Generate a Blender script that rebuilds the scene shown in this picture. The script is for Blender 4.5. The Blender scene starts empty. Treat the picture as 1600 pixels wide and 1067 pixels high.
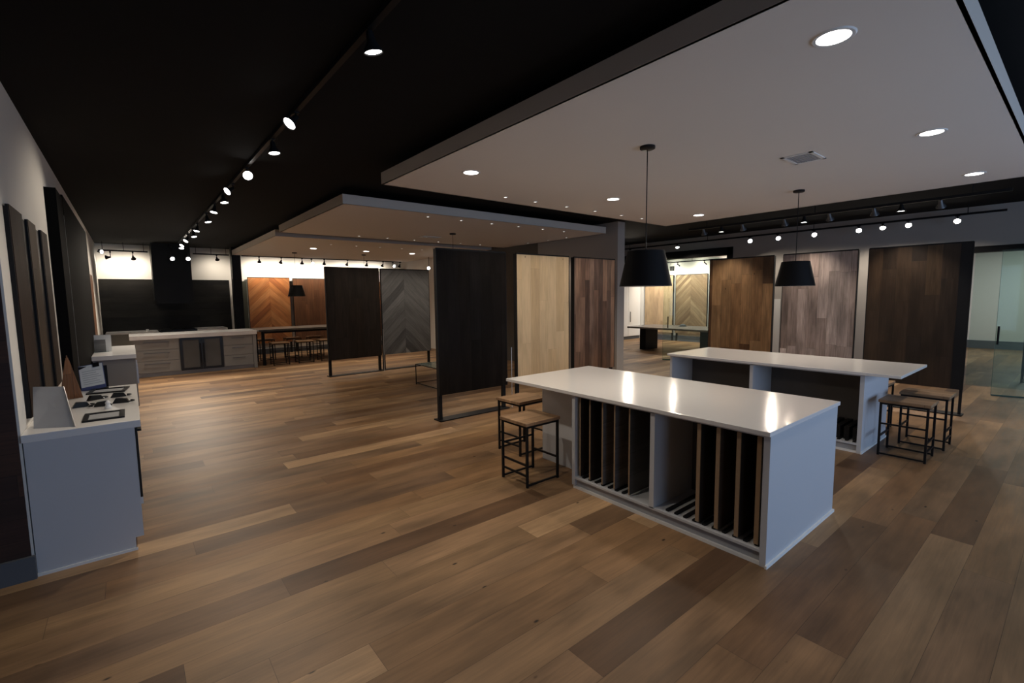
import bpy, bmesh, math, random
from mathutils import Vector, Matrix
random.seed(7)
S = bpy.context.scene
COL = S.collection
R = math.radians

# ------------------------------------------------------------------ camera
CAM_H = 1.75
yaw, pitch, roll = R(39.0828), R(5.5288), R(-0.6885)
fw = Vector((math.sin(yaw)*math.cos(pitch), math.cos(yaw)*math.cos(pitch), -math.sin(pitch)))
rt = Vector((math.cos(yaw), -math.sin(yaw), 0)); up = rt.cross(fw)
rt2 = rt*math.cos(roll)+up*math.sin(roll); up2 = -rt*math.sin(roll)+up*math.cos(roll)
cd = bpy.data.cameras.new('camera'); cam = bpy.data.objects.new('camera', cd); COL.objects.link(cam)
cd.sensor_width = 36; cd.lens = 734.484/1600*36; cd.clip_start = .05; cd.clip_end = 100
m = Matrix((rt2, up2, -fw)).transposed().to_4x4(); m.translation = Vector((0, 0, CAM_H)); cam.matrix_world = m
S.camera = cam

# ------------------------------------------------------------------ world, exposure, daylight
S.view_settings.view_transform = 'Standard'; S.view_settings.look = 'None'
S.view_settings.gamma = 1; S.view_settings.use_curve_mapping = False
S.view_settings.exposure = 0.0
W = bpy.data.worlds.new('world'); S.world = W; W.use_nodes = True
W.node_tree.nodes['Background'].inputs[0].default_value = (.35, .5, .8, 1)
W.node_tree.nodes['Background'].inputs[1].default_value = .15
S.cycles.max_bounces = 8; S.cycles.diffuse_bounces = 4; S.cycles.glossy_bounces = 4
S.cycles.transparent_max_bounces = 12; S.cycles.sample_clamp_indirect = 3
S.cycles.caustics_reflective = False; S.cycles.caustics_refractive = False

DAY = 62.0          # daylight through the street windows behind the camera
SPOT = 88.0         # track heads
DOWN = 80.0         # large recessed lamps
SMALL = 24.0         # small recessed lamps
PEND = 26.0         # pendant lamps
LAMP = (1.0, .87, .72)
def area(name, loc, rot, sx, sy, power, col):
    l = bpy.data.lights.new(name, 'AREA'); l.shape = 'RECTANGLE'; l.size = sx; l.size_y = sy
    l.energy = power; l.color = col
    o = bpy.data.objects.new(name, l); COL.objects.link(o); o.location = loc; o.rotation_euler = rot
    return o
for i, x in enumerate((1.2, 4.2, 7.2)):
    area('daylight', (x, -3.55, 1.5), (R(90), 0, 0), 2.4, 2.0, DAY*(.45, 1.15, 1.15)[i], (.47, .67, 1.0))

# ------------------------------------------------------------------ node helpers
def new_mat(name):
    m = bpy.data.materials.new(name); m.use_nodes = True
    return m, m.node_tree, m.node_tree.nodes['Principled BSDF']
def N(nt, t, **kw):
    n = nt.nodes.new(t)
    for k, v in kw.items(): setattr(n, k, v)
    return n
def mth(nt, op, a, b=None, c=None):
    n = nt.nodes.new('ShaderNodeMath'); n.operation = op
    for i, v in enumerate((a, b, c)):
        if v is None: continue
        if isinstance(v, (int, float)): n.inputs[i].default_value = v
        else: nt.links.new(v, n.inputs[i])
    return n.outputs[0]
def plain(name, col, rough=.5, metal=0, var=.06, scale=6, spec=None, bump=0):
    if spec is None: spec = .5 if max(col) > .1 else .14
    m, nt, p = new_mat(name)
    tc = N(nt, 'ShaderNodeTexCoord'); nz = N(nt, 'ShaderNodeTexNoise'); nz.inputs['Scale'].default_value = scale
    nz.inputs['Detail'].default_value = 4
    nt.links.new(tc.outputs['Object'], nz.inputs['Vector'])
    mx = N(nt, 'ShaderNodeMix', data_type='RGBA')
    nt.links.new(nz.outputs['Fac'], mx.inputs['Factor'])
    mx.inputs[6].default_value = tuple(c*(1-var) for c in col)+(1,)
    mx.inputs[7].default_value = tuple(min(1, c*(1+var)) for c in col)+(1,)
    nt.links.new(mx.outputs[2], p.inputs['Base Color'])
    p.inputs['Roughness'].default_value = rough; p.inputs['Metallic'].default_value = metal
    p.inputs['Specular IOR Level'].default_value = spec
    if bump:
        b = N(nt, 'ShaderNodeBump'); b.inputs['Strength'].default_value = bump; b.inputs['Distance'].default_value = .01
        nz2 = N(nt, 'ShaderNodeTexNoise'); nz2.inputs['Scale'].default_value = scale*20
        nt.links.new(tc.outputs['Object'], nz2.inputs['Vector']); nt.links.new(nz2.outputs['Fac'], b.inputs['Height'])
        nt.links.new(b.outputs['Normal'], p.inputs['Normal'])
    return m
def wood(name, cols, w=.15, L=1.5, along='Z', across='X', mode='plank', rough=.45, gap=.0025, grain=.35,
         seed=0.0, knots=.0, half=.6, gapdark=.35, cloud=.25, spec=.4, half2=None):
    """planks: each one gets its own tone from cols, fine grain along it, darker joints."""
    m, nt, p = new_mat(name)
    tc = N(nt, 'ShaderNodeTexCoord'); sp = N(nt, 'ShaderNodeSeparateXYZ')
    nt.links.new(tc.outputs['Object'], sp.inputs[0])
    U = sp.outputs[along]; V = sp.outputs[across]
    side = None
    if mode == 'chevron':
        a = mth(nt, 'SUBTRACT', V, half)
        side = mth(nt, 'GREATER_THAN', a, 0.0)
        ab = mth(nt, 'ABSOLUTE', a)
        # planks fall away from the spine at 45 degrees
        V2 = mth(nt, 'MULTIPLY', mth(nt, 'ADD', U, ab), .7071)
        U2 = mth(nt, 'ADD', mth(nt, 'MULTIPLY', mth(nt, 'SUBTRACT', U, ab), .7071), mth(nt, 'MULTIPLY', side, 37.0))
        U, V = U2, V2
    row = mth(nt, 'FLOOR', mth(nt, 'DIVIDE', mth(nt, 'ADD', V, 50.0+seed), w))
    rrow = mth(nt, 'ADD', row, mth(nt, 'MULTIPLY', side, 113.0)) if side is not None else row
    wn = N(nt, 'ShaderNodeTexWhiteNoise', noise_dimensions='1D'); nt.links.new(rrow, wn.inputs['W'])
    if mode == 'chevron': cellf = mth(nt, 'MULTIPLY', wn.outputs['Value'], 1.0); cell = mth(nt, 'MULTIPLY', rrow, 1.0)
    else:
        cellf = mth(nt, 'DIVIDE', mth(nt, 'ADD', mth(nt, 'ADD', U, 50.0), mth(nt, 'MULTIPLY', wn.outputs['Value'], L*7)), L)
        cell = mth(nt, 'FLOOR', cellf)
    cx = N(nt, 'ShaderNodeCombineXYZ'); nt.links.new(rrow, cx.inputs[0]); nt.links.new(cell, cx.inputs[1]); cx.inputs[2].default_value = seed
    w2 = N(nt, 'ShaderNodeTexWhiteNoise', noise_dimensions='3D'); nt.links.new(cx.outputs[0], w2.inputs['Vector'])
    ramp = N(nt, 'ShaderNodeValToRGB'); cr = ramp.color_ramp
    n = len(cols)
    while len(cr.elements) < n: cr.elements.new(.5)
    for i, c in enumerate(cols):
        cr.elements[i].position = i/(n-1); cr.elements[i].color = tuple(c)+(1,)
    nt.links.new(w2.outputs['Value'], ramp.inputs[0])
    # grain
    gv = N(nt, 'ShaderNodeCombineXYZ')
    nt.links.new(mth(nt, 'MULTIPLY', U, 1.6), gv.inputs[0]); nt.links.new(mth(nt, 'MULTIPLY', V, 34.0), gv.inputs[1])
    nt.links.new(mth(nt, 'MULTIPLY', w2.outputs['Value'], 40.0), gv.inputs[2])
    g = N(nt, 'ShaderNodeTexNoise'); g.inputs['Scale'].default_value = 1.6; g.inputs['Detail'].default_value = 6; g.inputs['Roughness'].default_value = .62
    g.inputs['Distortion'].default_value = .8
    nt.links.new(gv.outputs[0], g.inputs['Vector'])
    gm = N(nt, 'ShaderNodeMapRange'); gm.inputs['From Min'].default_value = .3; gm.inputs['From Max'].default_value = .7
    gm.inputs['To Min'].default_value = 1-grain; gm.inputs['To Max'].default_value = 1+grain*.45
    nt.links.new(g.outputs['Fac'], gm.inputs['Value'])
    # broad clouding along the boards
    bv = N(nt, 'ShaderNodeCombineXYZ')
    nt.links.new(mth(nt, 'MULTIPLY', U, 1.3), bv.inputs[0]); nt.links.new(mth(nt, 'MULTIPLY', V, 5.0), bv.inputs[1])
    nt.links.new(mth(nt, 'MULTIPLY', w2.outputs['Value'], 90.0), bv.inputs[2])
    b = N(nt, 'ShaderNodeTexNoise'); b.inputs['Scale'].default_value = 1.2; b.inputs['Detail'].default_value = 3
    nt.links.new(bv.outputs[0], b.inputs['Vector'])
    bm_ = N(nt, 'ShaderNodeMapRange'); bm_.inputs['From Min'].default_value = .3; bm_.inputs['From Max'].default_value = .7
    bm_.inputs['To Min'].default_value = 1-cloud; bm_.inputs['To Max'].default_value = 1+cloud*.6
    nt.links.new(b.outputs['Fac'], bm_.inputs['Value'])
    f = mth(nt, 'MULTIPLY', gm.outputs[0], bm_.outputs[0])
    # joints
    fr = mth(nt, 'FRACT', mth(nt, 'DIVIDE', mth(nt, 'ADD', V, 50.0+seed), w))
    d1 = mth(nt, 'MULTIPLY', mth(nt, 'MINIMUM', fr, mth(nt, 'SUBTRACT', 1.0, fr)), w)
    if mode == 'chevron': dd = mth(nt, 'MINIMUM', d1, ab)
    else:
        fr2 = mth(nt, 'FRACT', cellf)
        dd = mth(nt, 'MINIMUM', d1, mth(nt, 'MULTIPLY', mth(nt, 'MINIMUM', fr2, mth(nt, 'SUBTRACT', 1.0, fr2)), L))
    j = mth(nt, 'LESS_THAN', dd, gap/2)
    jf = mth(nt, 'SUBTRACT', 1.0, mth(nt, 'MULTIPLY', j, 1-gapdark))
    f = mth(nt, 'MULTIPLY', f, jf)
    if knots > 0:
        kv = N(nt, 'ShaderNodeCombineXYZ')
        nt.links.new(mth(nt, 'MULTIPLY', U, 1.5), kv.inputs[0]); nt.links.new(mth(nt, 'MULTIPLY', V, 3.2), kv.inputs[1])
        nt.links.new(mth(nt, 'MULTIPLY', w2.outputs['Value'], 3.0), kv.inputs[2])
        vo = N(nt, 'ShaderNodeTexVoronoi'); vo.inputs['Scale'].default_value = 2.6
        nt.links.new(kv.outputs[0], vo.inputs['Vector'])
        vc = N(nt, 'ShaderNodeSeparateColor'); nt.links.new(vo.outputs['Color'], vc.inputs[0])
        km = N(nt, 'ShaderNodeMapRange'); km.inputs['From Min'].default_value = .035; km.inputs['From Max'].default_value = .09
        km.inputs['To Min'].default_value = .07; km.inputs['To Max'].default_value = 1.0
        nt.links.new(vo.outputs['Distance'], km.inputs['Value'])
        on = mth(nt, 'LESS_THAN', vc.outputs[0], knots)
        kf = mth(nt, 'ADD', mth(nt, 'MULTIPLY', km.outputs[0], on), mth(nt, 'SUBTRACT', 1.0, on))
        f = mth(nt, 'MULTIPLY', f, kf)
    mul = N(nt, 'ShaderNodeVectorMath', operation='SCALE')
    nt.links.new(ramp.outputs[0], mul.inputs[0]); nt.links.new(f, mul.inputs['Scale'])
    nt.links.new(mul.outputs[0], p.inputs['Base Color'])
    rr = N(nt, 'ShaderNodeMapRange'); rr.inputs['To Min'].default_value = rough-.08; rr.inputs['To Max'].default_value = rough+.12
    nt.links.new(g.outputs['Fac'], rr.inputs['Value']); nt.links.new(rr.outputs[0], p.inputs['Roughness'])
    p.inputs['Specular IOR Level'].default_value = spec
    bp = N(nt, 'ShaderNodeBump'); bp.inputs['Strength'].default_value = .25; bp.inputs['Distance'].default_value = .002
    nt.links.new(f, bp.inputs['Height']); nt.links.new(bp.outputs['Normal'], p.inputs['Normal'])
    return m
def emis(name, col, st):
    m, nt, p = new_mat(name)
    p.inputs['Base Color'].default_value = (.8, .8, .8, 1)
    p.inputs['Emission Color'].default_value = tuple(col)+(1,); p.inputs['Emission Strength'].default_value = st
    return m
def glass(name, col=(.90, .965, .94), rough=.02, alpha=.05):
    m, nt, p = new_mat(name)
    out = nt.nodes['Material Output']
    tr = N(nt, 'ShaderNodeBsdfTransparent'); tr.inputs[0].default_value = tuple(col)+(1,)
    gl = N(nt, 'ShaderNodeBsdfGlossy'); gl.inputs['Roughness'].default_value = rough; gl.inputs[0].default_value = (.9, .95, .93, 1)
    df = N(nt, 'ShaderNodeBsdfDiffuse'); df.inputs[0].default_value = (.45, .6, .55, 1)
    fz = N(nt, 'ShaderNodeFresnel'); fz.inputs[0].default_value = 1.45
    mx = N(nt, 'ShaderNodeMixShader'); nt.links.new(mth(nt, 'MULTIPLY', fz.outputs[0], .45), mx.inputs[0])
    m2 = N(nt, 'ShaderNodeMixShader'); m2.inputs[0].default_value = alpha
    nt.links.new(tr.outputs[0], m2.inputs[1]); nt.links.new(df.outputs[0], m2.inputs[2])
    nt.links.new(m2.outputs[0], mx.inputs[1]); nt.links.new(gl.outputs[0], mx.inputs[2])
    nt.links.new(mx.outputs[0], out.inputs['Surface'])
    return m

M = {}
M['floor'] = wood('oak_floor', [(.115, .062, .032), (.20, .108, .050), (.27, .155, .074), (.165, .098, .055), (.32, .195, .096), (.24, .140, .073), (.45, .285, .150)],
                  w=.225, L=2.1, along='X', across='Y', rough=.47, spec=.3, gap=.0022, grain=.20, knots=.30, gapdark=.4, cloud=.36)
M['white_wall'] = plain('white_wall', (.72, .70, .65), .85, var=.015, scale=2, bump=.05)
M['grey_wall'] = plain('grey_wall', (.37, .345, .315), .8, var=.03, scale=2, bump=.05)
M['dark_wall'] = plain('dark_wall', (.12, .11, .095), .8, var=.03, scale=2)
M['black_ceiling'] = plain('black_ceiling', (.008, .008, .008), .9, var=.2, scale=3)
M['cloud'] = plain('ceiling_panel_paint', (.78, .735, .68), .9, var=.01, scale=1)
M['cloud_edge'] = plain('ceiling_panel_edge', (.56, .50, .44), .9, var=.02, scale=1)  # underside paint again, toned darker and warmer to offset the blue daylight
M['black'] = plain('black_metal', (.012, .012, .013), .42, metal=.0, var=.2)
M['blackwood'] = wood('black_cladding', [(.012, .012, .012), (.016, .015, .014), (.02, .019, .017)], w=.18, L=2.4, along='X', across='Z', rough=.5, grain=.25, spec=.12)
M['blacksatin'] = plain('black_satin', (.012, .012, .012), .28, var=.1, spec=.3)
M['gunmetal'] = plain('gunmetal', (.10, .10, .105), .35, metal=.6, var=.1)
M['shade'] = plain('shade_black', (.010, .010, .011), .55, var=.1, spec=.12)
M['hood'] = plain('hood_black', (.010, .010, .010), .42, var=.1, spec=.13)
M['matte'] = plain('matte_black', (.006, .006, .006), .7, var=.15, spec=.015)
M['doorglass'] = plain('glass_edge', (.06, .13, .11), .2, var=.1)
M['steel'] = plain('brushed_steel', (.45, .45, .45), .35, metal=.9, var=.1)
M['silver'] = plain('silver_edge', (.55, .55, .54), .35, metal=.6, var=.05)
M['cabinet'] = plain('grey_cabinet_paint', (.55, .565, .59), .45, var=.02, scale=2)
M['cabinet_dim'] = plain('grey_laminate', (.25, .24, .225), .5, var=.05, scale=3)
M['kick'] = plain('toe_kick', (.34, .35, .37), .5, var=.03)
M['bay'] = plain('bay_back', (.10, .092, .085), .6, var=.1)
M['quartz'] = plain('white_quartz', (.78, .77, .76), .14, var=.02, scale=30)
M['baseboard'] = plain('baseboard_grey', (.10, .11, .125), .5, var=.05)
M['white'] = plain('white_paper', (.78, .78, .76), .6, var=.02)
M['blue'] = plain('blue_print', (.07, .09, .22), .5, var=.05)
M['tan_edge'] = plain('ply_edge', (.33, .22, .13), .6, var=.15, scale=40)
M['seat'] = wood('stool_seat', [(.33, .20, .11), (.40, .25, .14), (.28, .17, .09)], w=.11, L=1, along='X', across='Y', rough=.5, grain=.35)
M['rust'] = wood('reclaimed_cladding', [(.055, .022, .015), (.035, .016, .012), (.07, .03, .018), (.028, .014, .011)], w=.14, L=1.5, along='X', across='Z', rough=.6, grain=.4)
M['lamp_on'] = emis('lamp_lit', (1, .97, .92), 14)
M['lamp_small'] = emis('small_lamp_lit', (1, .94, .85), 2.2)
M['lamp_off'] = plain('unlit_lamp_glass', (.25, .25, .25), .2, var=.05)
M['glass'] = glass('greenish_glass')
M['clear'] = glass('clear_acrylic', (.9, .93, .95), .08, .22)
M['espresso'] = wood('espresso_planks', [(.009, .0075, .0065), (.012, .0095, .008), (.015, .012, .010), (.011, .0095, .009)], w=.19, L=2.2, rough=.6, grain=.3, spec=.05)
M['espresso2'] = wood('umber_planks', [(.022, .016, .013), (.03, .022, .017), (.024, .019, .016)], w=.16, L=1.6, rough=.55, grain=.35, seed=3.1, spec=.2)
M['oak'] = wood('pale_oak_planks', [(.54, .38, .205), (.61, .44, .25), (.65, .48, .28), (.57, .415, .235)], w=.19, L=2.4, rough=.5, grain=.16, seed=5, knots=.35, cloud=.14, gapdark=.7)
M['barn'] = wood('weathered_brown_planks', [(.13, .07, .045), (.21, .12, .08), (.28, .165, .105), (.16, .105, .08), (.09, .048, .032)], w=.12, L=1.7, rough=.45, grain=.45, seed=9, cloud=.45)
M['honey'] = wood('mixed_brown_planks', [(.085, .040, .018), (.15, .08, .036), (.26, .155, .075), (.055, .028, .014), (.12, .06, .027)], w=.19, L=1.3, rough=.4, grain=.35, seed=2.2, knots=.2, cloud=.45)
M['greywood'] = wood('grey_washed_planks', [(.27, .205, .18), (.40, .325, .295), (.33, .265, .24), (.20, .15, .13), (.47, .39, .36)], w=.15, L=1.2, rough=.45, grain=.42, seed=6.3, cloud=.45)
M['walnut'] = wood('dark_walnut_planks', [(.030, .017, .010), (.022, .013, .008), (.045, .026, .014), (.016, .010, .007), (.062, .036, .018)], w=.17, L=1.1, rough=.42, grain=.35, seed=4.4, cloud=.45)
M['chev_orange'] = wood('amber_chevron', [(.33, .12, .035), (.42, .165, .055), (.24, .08, .025), (.50, .22, .08), (.19, .062, .02)], w=.16, mode='chevron', rough=.4, grain=.3, seed=1)
M['redbrown'] = wood('redbrown_planks', [(.10, .042, .02), (.15, .065, .03), (.075, .032, .016), (.19, .088, .042)], w=.15, L=1.3, rough=.4, grain=.35, seed=8)
M['chev_grey'] = wood('grey_chevron', [(.13, .13, .13), (.19, .19, .19), (.16, .16, .16), (.07, .07, .072), (.24, .24, .24)], w=.17, mode='chevron', rough=.45, grain=.35, seed=2)
M['chev_tan'] = wood('tan_chevron', [(.19, .12, .07), (.27, .185, .11), (.15, .09, .05), (.34, .245, .15)], w=.10, mode='chevron', rough=.45, grain=.3, seed=3)
M['oak_tan'] = wood('tan_oak_planks', [(.46, .33, .19), (.52, .38, .23), (.42, .30, .18)], w=.2, L=1.6, rough=.45, grain=.25, seed=7)
M['olive'] = plain('olive_board', (.07, .072, .055), .6)
M['tabletop'] = wood('grey_table_planks', [(.17, .14, .12), (.21, .175, .15), (.15, .125, .105)], w=.2, L=3, along='X', across='Y', rough=.35, grain=.3)
M['strip_dark'] = wood('dark_sample', [(.022, .012, .009), (.03, .016, .011), (.025, .014, .010)], w=.2, L=2, along='Z', across='Y', rough=.6, spec=.1)
M['strip_tan'] = wood('tan_sample', [(.065, .043, .025), (.08, .052, .032), (.06, .04, .025)], w=.2, L=2, along='Z', across='Y', rough=.6, spec=.12)
M['strip_umber'] = wood('umber_sample', [(.03, .022, .017), (.038, .027, .021)], w=.2, L=2, along='Z', across='Y', rough=.6, spec=.1)
M['amber'] = wood('amber_sample', [(.30, .13, .05), (.24, .10, .04), (.34, .16, .07)], w=.06, L=1, along='Z', across='X', rough=.5)
for k, c in dict(slate=(.16, .155, .15), umber=(.030, .023, .018), ash=(.20, .19, .18), coal=(.07, .066, .062), cocoa=(.07, .045, .03)).items():
    M['s_'+k] = wood('sample_'+k, [tuple(v*.85 for v in c), c, tuple(v*1.15 for v in c)], w=.19, L=2, along='X', across='Z', rough=.5, grain=.3)

# ------------------------------------------------------------------ mesh helpers
class MB:
    def __init__(self): self.bm = bmesh.new(); self.mi = []
    def _mark(self, n0, mat):
        self.bm.faces.ensure_lookup_table()
        for f in self.bm.faces[n0:]: f.material_index = mat
    def box(self, x0, x1, y0, y1, z0, z1, mat=0):
        n0 = len(self.bm.faces)
        r = bmesh.ops.create_cube(self.bm, size=1)
        bmesh.ops.transform(self.bm, matrix=Matrix.Translation(((x0+x1)/2, (y0+y1)/2, (z0+z1)/2)) @ Matrix.Diagonal((x1-x0, y1-y0, z1-z0, 1)), verts=r['verts'])
        self._mark(n0, mat); return self
    def cyl(self, a, b, r0, r1=None, seg=20, caps=True, mat=0):
        a = Vector(a); b = Vector(b); d = b-a; r1 = r0 if r1 is None else r1
        n0 = len(self.bm.faces)
        q = d.to_track_quat('Z', 'Y').to_matrix().to_4x4()
        r = bmesh.ops.create_cone(self.bm, cap_ends=caps, segments=seg, radius1=r0, radius2=r1, depth=d.length)
        bmesh.ops.transform(self.bm, matrix=Matrix.Translation((a+b)/2) @ q, verts=r['verts'])
        self._mark(n0, mat); return self
    def ball(self, c, r, sc=(1, 1, 1), seg=12, mat=0):
        n0 = len(self.bm.faces)
        q = bmesh.ops.create_uvsphere(self.bm, u_segments=seg, v_segments=max(6, seg//2), radius=r)
        bmesh.ops.transform(self.bm, matrix=Matrix.Translation(c) @ Matrix.Diagonal((*sc, 1)), verts=q['verts'])
        self._mark(n0, mat); return self
    def lathe(self, prof, seg=28, mat=0, c=(0, 0, 0)):
        n0 = len(self.bm.faces); rings = []
        for r, z in prof:
            rings.append([self.bm.verts.new((c[0]+r*math.cos(2*math.pi*i/seg), c[1]+r*math.sin(2*math.pi*i/seg), c[2]+z)) for i in range(seg)])
        for A, B in zip(rings, rings[1:]):
            for i in range(seg): self.bm.faces.new((A[i], A[(i+1) % seg], B[(i+1) % seg], B[i]))
        self._mark(n0, mat); return self
    def prism(self, pts, ax, t0, t1, mat=0):
        n0 = len(self.bm.faces)
        def P(u, v, t): return {'x': (t, u, v), 'y': (u, t, v), 'z': (u, v, t)}[ax]
        A = [self.bm.verts.new(P(u, v, t0)) for u, v in pts]; B = [self.bm.verts.new(P(u, v, t1)) for u, v in pts]
        self.bm.faces.new(A); self.bm.faces.new(B[::-1])
        for i in range(len(pts)): self.bm.faces.new((A[i], B[i], B[(i+1) % len(pts)], A[(i+1) % len(pts)]))
        bmesh.ops.recalc_face_normals(self.bm, faces=self.bm.faces[:] if False else [f for f in self.bm.faces][n0:] if False else self.bm.faces[:])
        self._mark(n0, mat); return self
    def build(self, name, mats, parent=None, bevel=0, smooth=False, loc=None, rz=0):
        me = bpy.data.meshes.new(name); self.bm.to_mesh(me); self.bm.free()
        if not isinstance(mats, (list, tuple)): mats = [mats]
        for mm in mats: me.materials.append(mm)
        if smooth:
            for p in me.polygons: p.use_smooth = True
        o = bpy.data.objects.new(name, me); COL.objects.link(o)
        if parent: o.parent = parent
        if loc is not None: o.location = loc
        if rz: o.rotation_euler.z = rz
        if bevel:
            b = o.modifiers.new('bevel', 'BEVEL'); b.width = bevel; b.segments = 2; b.limit_method = 'ANGLE'
        if smooth:
            e = o.modifiers.new('edges', 'EDGE_SPLIT'); e.split_angle = R(35)
        return o
def box(name, mat, x0, x1, y0, y1, z0, z1, parent=None, bevel=0, label=None):
    o = MB().box(x0, x1, y0, y1, z0, z1).build(name, mat, parent, bevel)
    if label: o['label'] = label
    return o
def tag(o, label, cat, group=None, kind=None):
    o['label'] = label; o['category'] = cat
    if group: o['group'] = group
    if kind: o['kind'] = kind
    return o
def thing(name, label, cat, loc=(0, 0, 0), rz=0, group=None):
    o = bpy.data.objects.new(name, None); COL.objects.link(o); o.location = loc; o.rotation_euler.z = rz
    o.empty_display_size = .1
    return tag(o, label, cat, group)
def struct(o, label=None):
    o['kind'] = 'structure'
    if label: o['label'] = label
    return o
def copy_tree(o, parent=None):
    c = o.copy(); COL.objects.link(c)
    if parent: c.parent = parent
    for ch in list(o.children): copy_tree(ch, c)
    return c
def spot(parent, loc, direction, power, angle=70, blend=.6, size=.03, col=LAMP):
    l = bpy.data.lights.new('lamp_light', 'SPOT'); l.energy = power; l.color = col; l.spot_size = R(angle); l.spot_blend = blend
    l.shadow_soft_size = size
    o = bpy.data.objects.new('lamp_light', l); COL.objects.link(o)
    if parent: o.parent = parent
    o.location = loc
    o.rotation_euler = Vector(direction).to_track_quat('-Z', 'Y').to_euler()
    return o
ORD = ['first', 'second', 'third', 'fourth', 'fifth', 'sixth', 'seventh', 'eighth', 'ninth', 'tenth', 'eleventh', 'twelfth', 'thirteenth', 'fourteenth', 'fifteenth']

# ------------------------------------------------------------------ the setting
CZ = 3.26
WX = -.575      # left wall
RX = 12.0       # right wall
BY = 16.6       # back wall
def sbox(name, mat, *c, label=None): return struct(box(name, mat, *c), label)
sbox('floor', M['floor'], -3.2, 20.2, -3.9, BY+.2, -.1, 0)
sbox('ceiling', M['black_ceiling'], -3.2, 20.2, -3.9, BY+.2, CZ, CZ+.1)
sbox('wall_left', M['white_wall'], WX-.15, WX, 4.14, BY, 0, CZ)
sbox('wall_left_return', M['rust'], -3.0, WX-.012, 4.13, 4.28, .0, CZ)
sbox('wall_side', M['white_wall'], -3.15, -3.0, -3.8, 4.3, 0, CZ)
sbox('baseboard_left', M['baseboard'], -3.0, WX+.006, 4.105, 4.13, 0, .15)
sbox('wall_back', M['white_wall'], WX-.15, 8.2, BY, BY+.15, 0, CZ)
sbox('trim_1', M['blackwood'], WX, 2.42, BY-.04, BY, 0, 2.33, label='black horizontal board cladding behind the far kitchen counter')
sbox('baseboard_back', M['baseboard'], 2.64, 7.97, BY-.02, BY, 0, .16)
sbox('pillar', M['black'], 2.42, 2.65, 15.86, 16.14, 0, CZ)
# middle wall
sbox('wall_middle', M['grey_wall'], 7.97, 8.2, 6.29, 8.75, 0, CZ)
sbox('wall_middle_dark', M['dark_wall'], 7.99, 8.2, 8.75, 12.3, 0, CZ)
sbox('wall_middle_far', M['white_wall'], 7.97, 8.2, 12.3, BY, 0, CZ)
# right wall with two openings
w = MB(); t = .16
w.box(RX, RX+t, 9.75, 12.0, 0, CZ); w.box(RX, RX+t, 5.83, 9.75, 2.73, CZ); w.box(RX, RX+t, 1.62, 5.83, 0, CZ)
w.box(RX, RX+t, -1.6, 1.62, 2.43, CZ); w.box(RX, RX+t, -3.7, -1.6, 0, CZ)
struct(w.build('wall_right', M['grey_wall']))
f = MB(); f.box(RX-.02, RX+t+.02, 5.83, 5.98, 0, 2.93); f.box(RX-.02, RX+t+.02, 5.83, 9.76, 2.73, 2.93); f.box(RX-.02, RX+t+.02, 9.61, 9.76, 0, 2.93)
struct(f.build('trim_2', M['black']), 'black frame around the opening to the meeting room')
f = MB(); f.box(RX-.02, RX+t+.02, 1.60, 1.64, 0, 2.54); f.box(RX-.02, RX+t+.02, -1.62, 1.64, 2.43, 2.54); f.box(RX-.02, RX+t+.02, -1.62, -1.56, 0, 2.54)
struct(f.build('trim_3', M['black']), 'black frame of the glazed opening at the right')
sbox('trim_4', M['white'], RX-.012, RX, 4.66, 4.80, .1, 1.6, label='narrow white strip on the grey wall between two display boards')
sbox('baseboard_right', M['baseboard'], RX-.015, RX, 1.64, 4.65, 0, .14)
sbox('wall_corridor', M['dark_wall'], 8.2, RX+.16, 12.0, 12.15, 0, CZ)
# meeting room
sbox('wall_meeting_far', M['white_wall'], 15.9, 16.05, 3.0, 12.15, 0, CZ)
sbox('wall_meeting_left', M['white_wall'], 12.16, 16.05, 12.0, 12.15, 0, CZ)
sbox('wall_meeting_right', M['white_wall'], 12.16, 20.15, 2.95, 3.1, 0, CZ)
sbox('baseboard_meeting', M['baseboard'], 15.88, 15.9, 3.1, 11.3, 0, .2)
# side room at right
sbox('wall_side_room', M['white_wall'], 20.0, 20.15, -3.7, 2.95, 0, CZ)
sbox('baseboard_side_room', M['baseboard'], 19.97, 20.0, -3.7, 2.95, 0, .24)
# street wall behind the camera, with windows
w = MB()
edges = [(-3.15, 0.0), (2.4, 3.0), (5.4, 6.0), (8.4, 20.15)]
for a, b in edges: w.box(a, b, -3.85, -3.7, 0, CZ)
for a, b in ((0, 2.4), (3.0, 5.4), (6.0, 8.4)): w.box(a, b, -3.85, -3.7, 0, .5); w.box(a, b, -3.85, -3.7, 2.5, CZ)
struct(w.build('wall_front', M['white_wall']))
for i, (a, b) in enumerate(((0, 2.4), (3.0, 5.4), (6.0, 8.4))):
    g = struct(box('window_%d' % (i+1), M['clear'], a, b, -3.79, -3.78, .5, 2.5))
    q = MB(); q.box(a, b, -3.82, -3.72, .5, .56); q.box(a, b, -3.82, -3.72, 2.44, 2.5); q.box(a, a+.05, -3.82, -3.72, .5, 2.5); q.box(b-.05, b, -3.82, -3.72, .5, 2.5)
    q.build('window_frame', M['black'], g)

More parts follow.
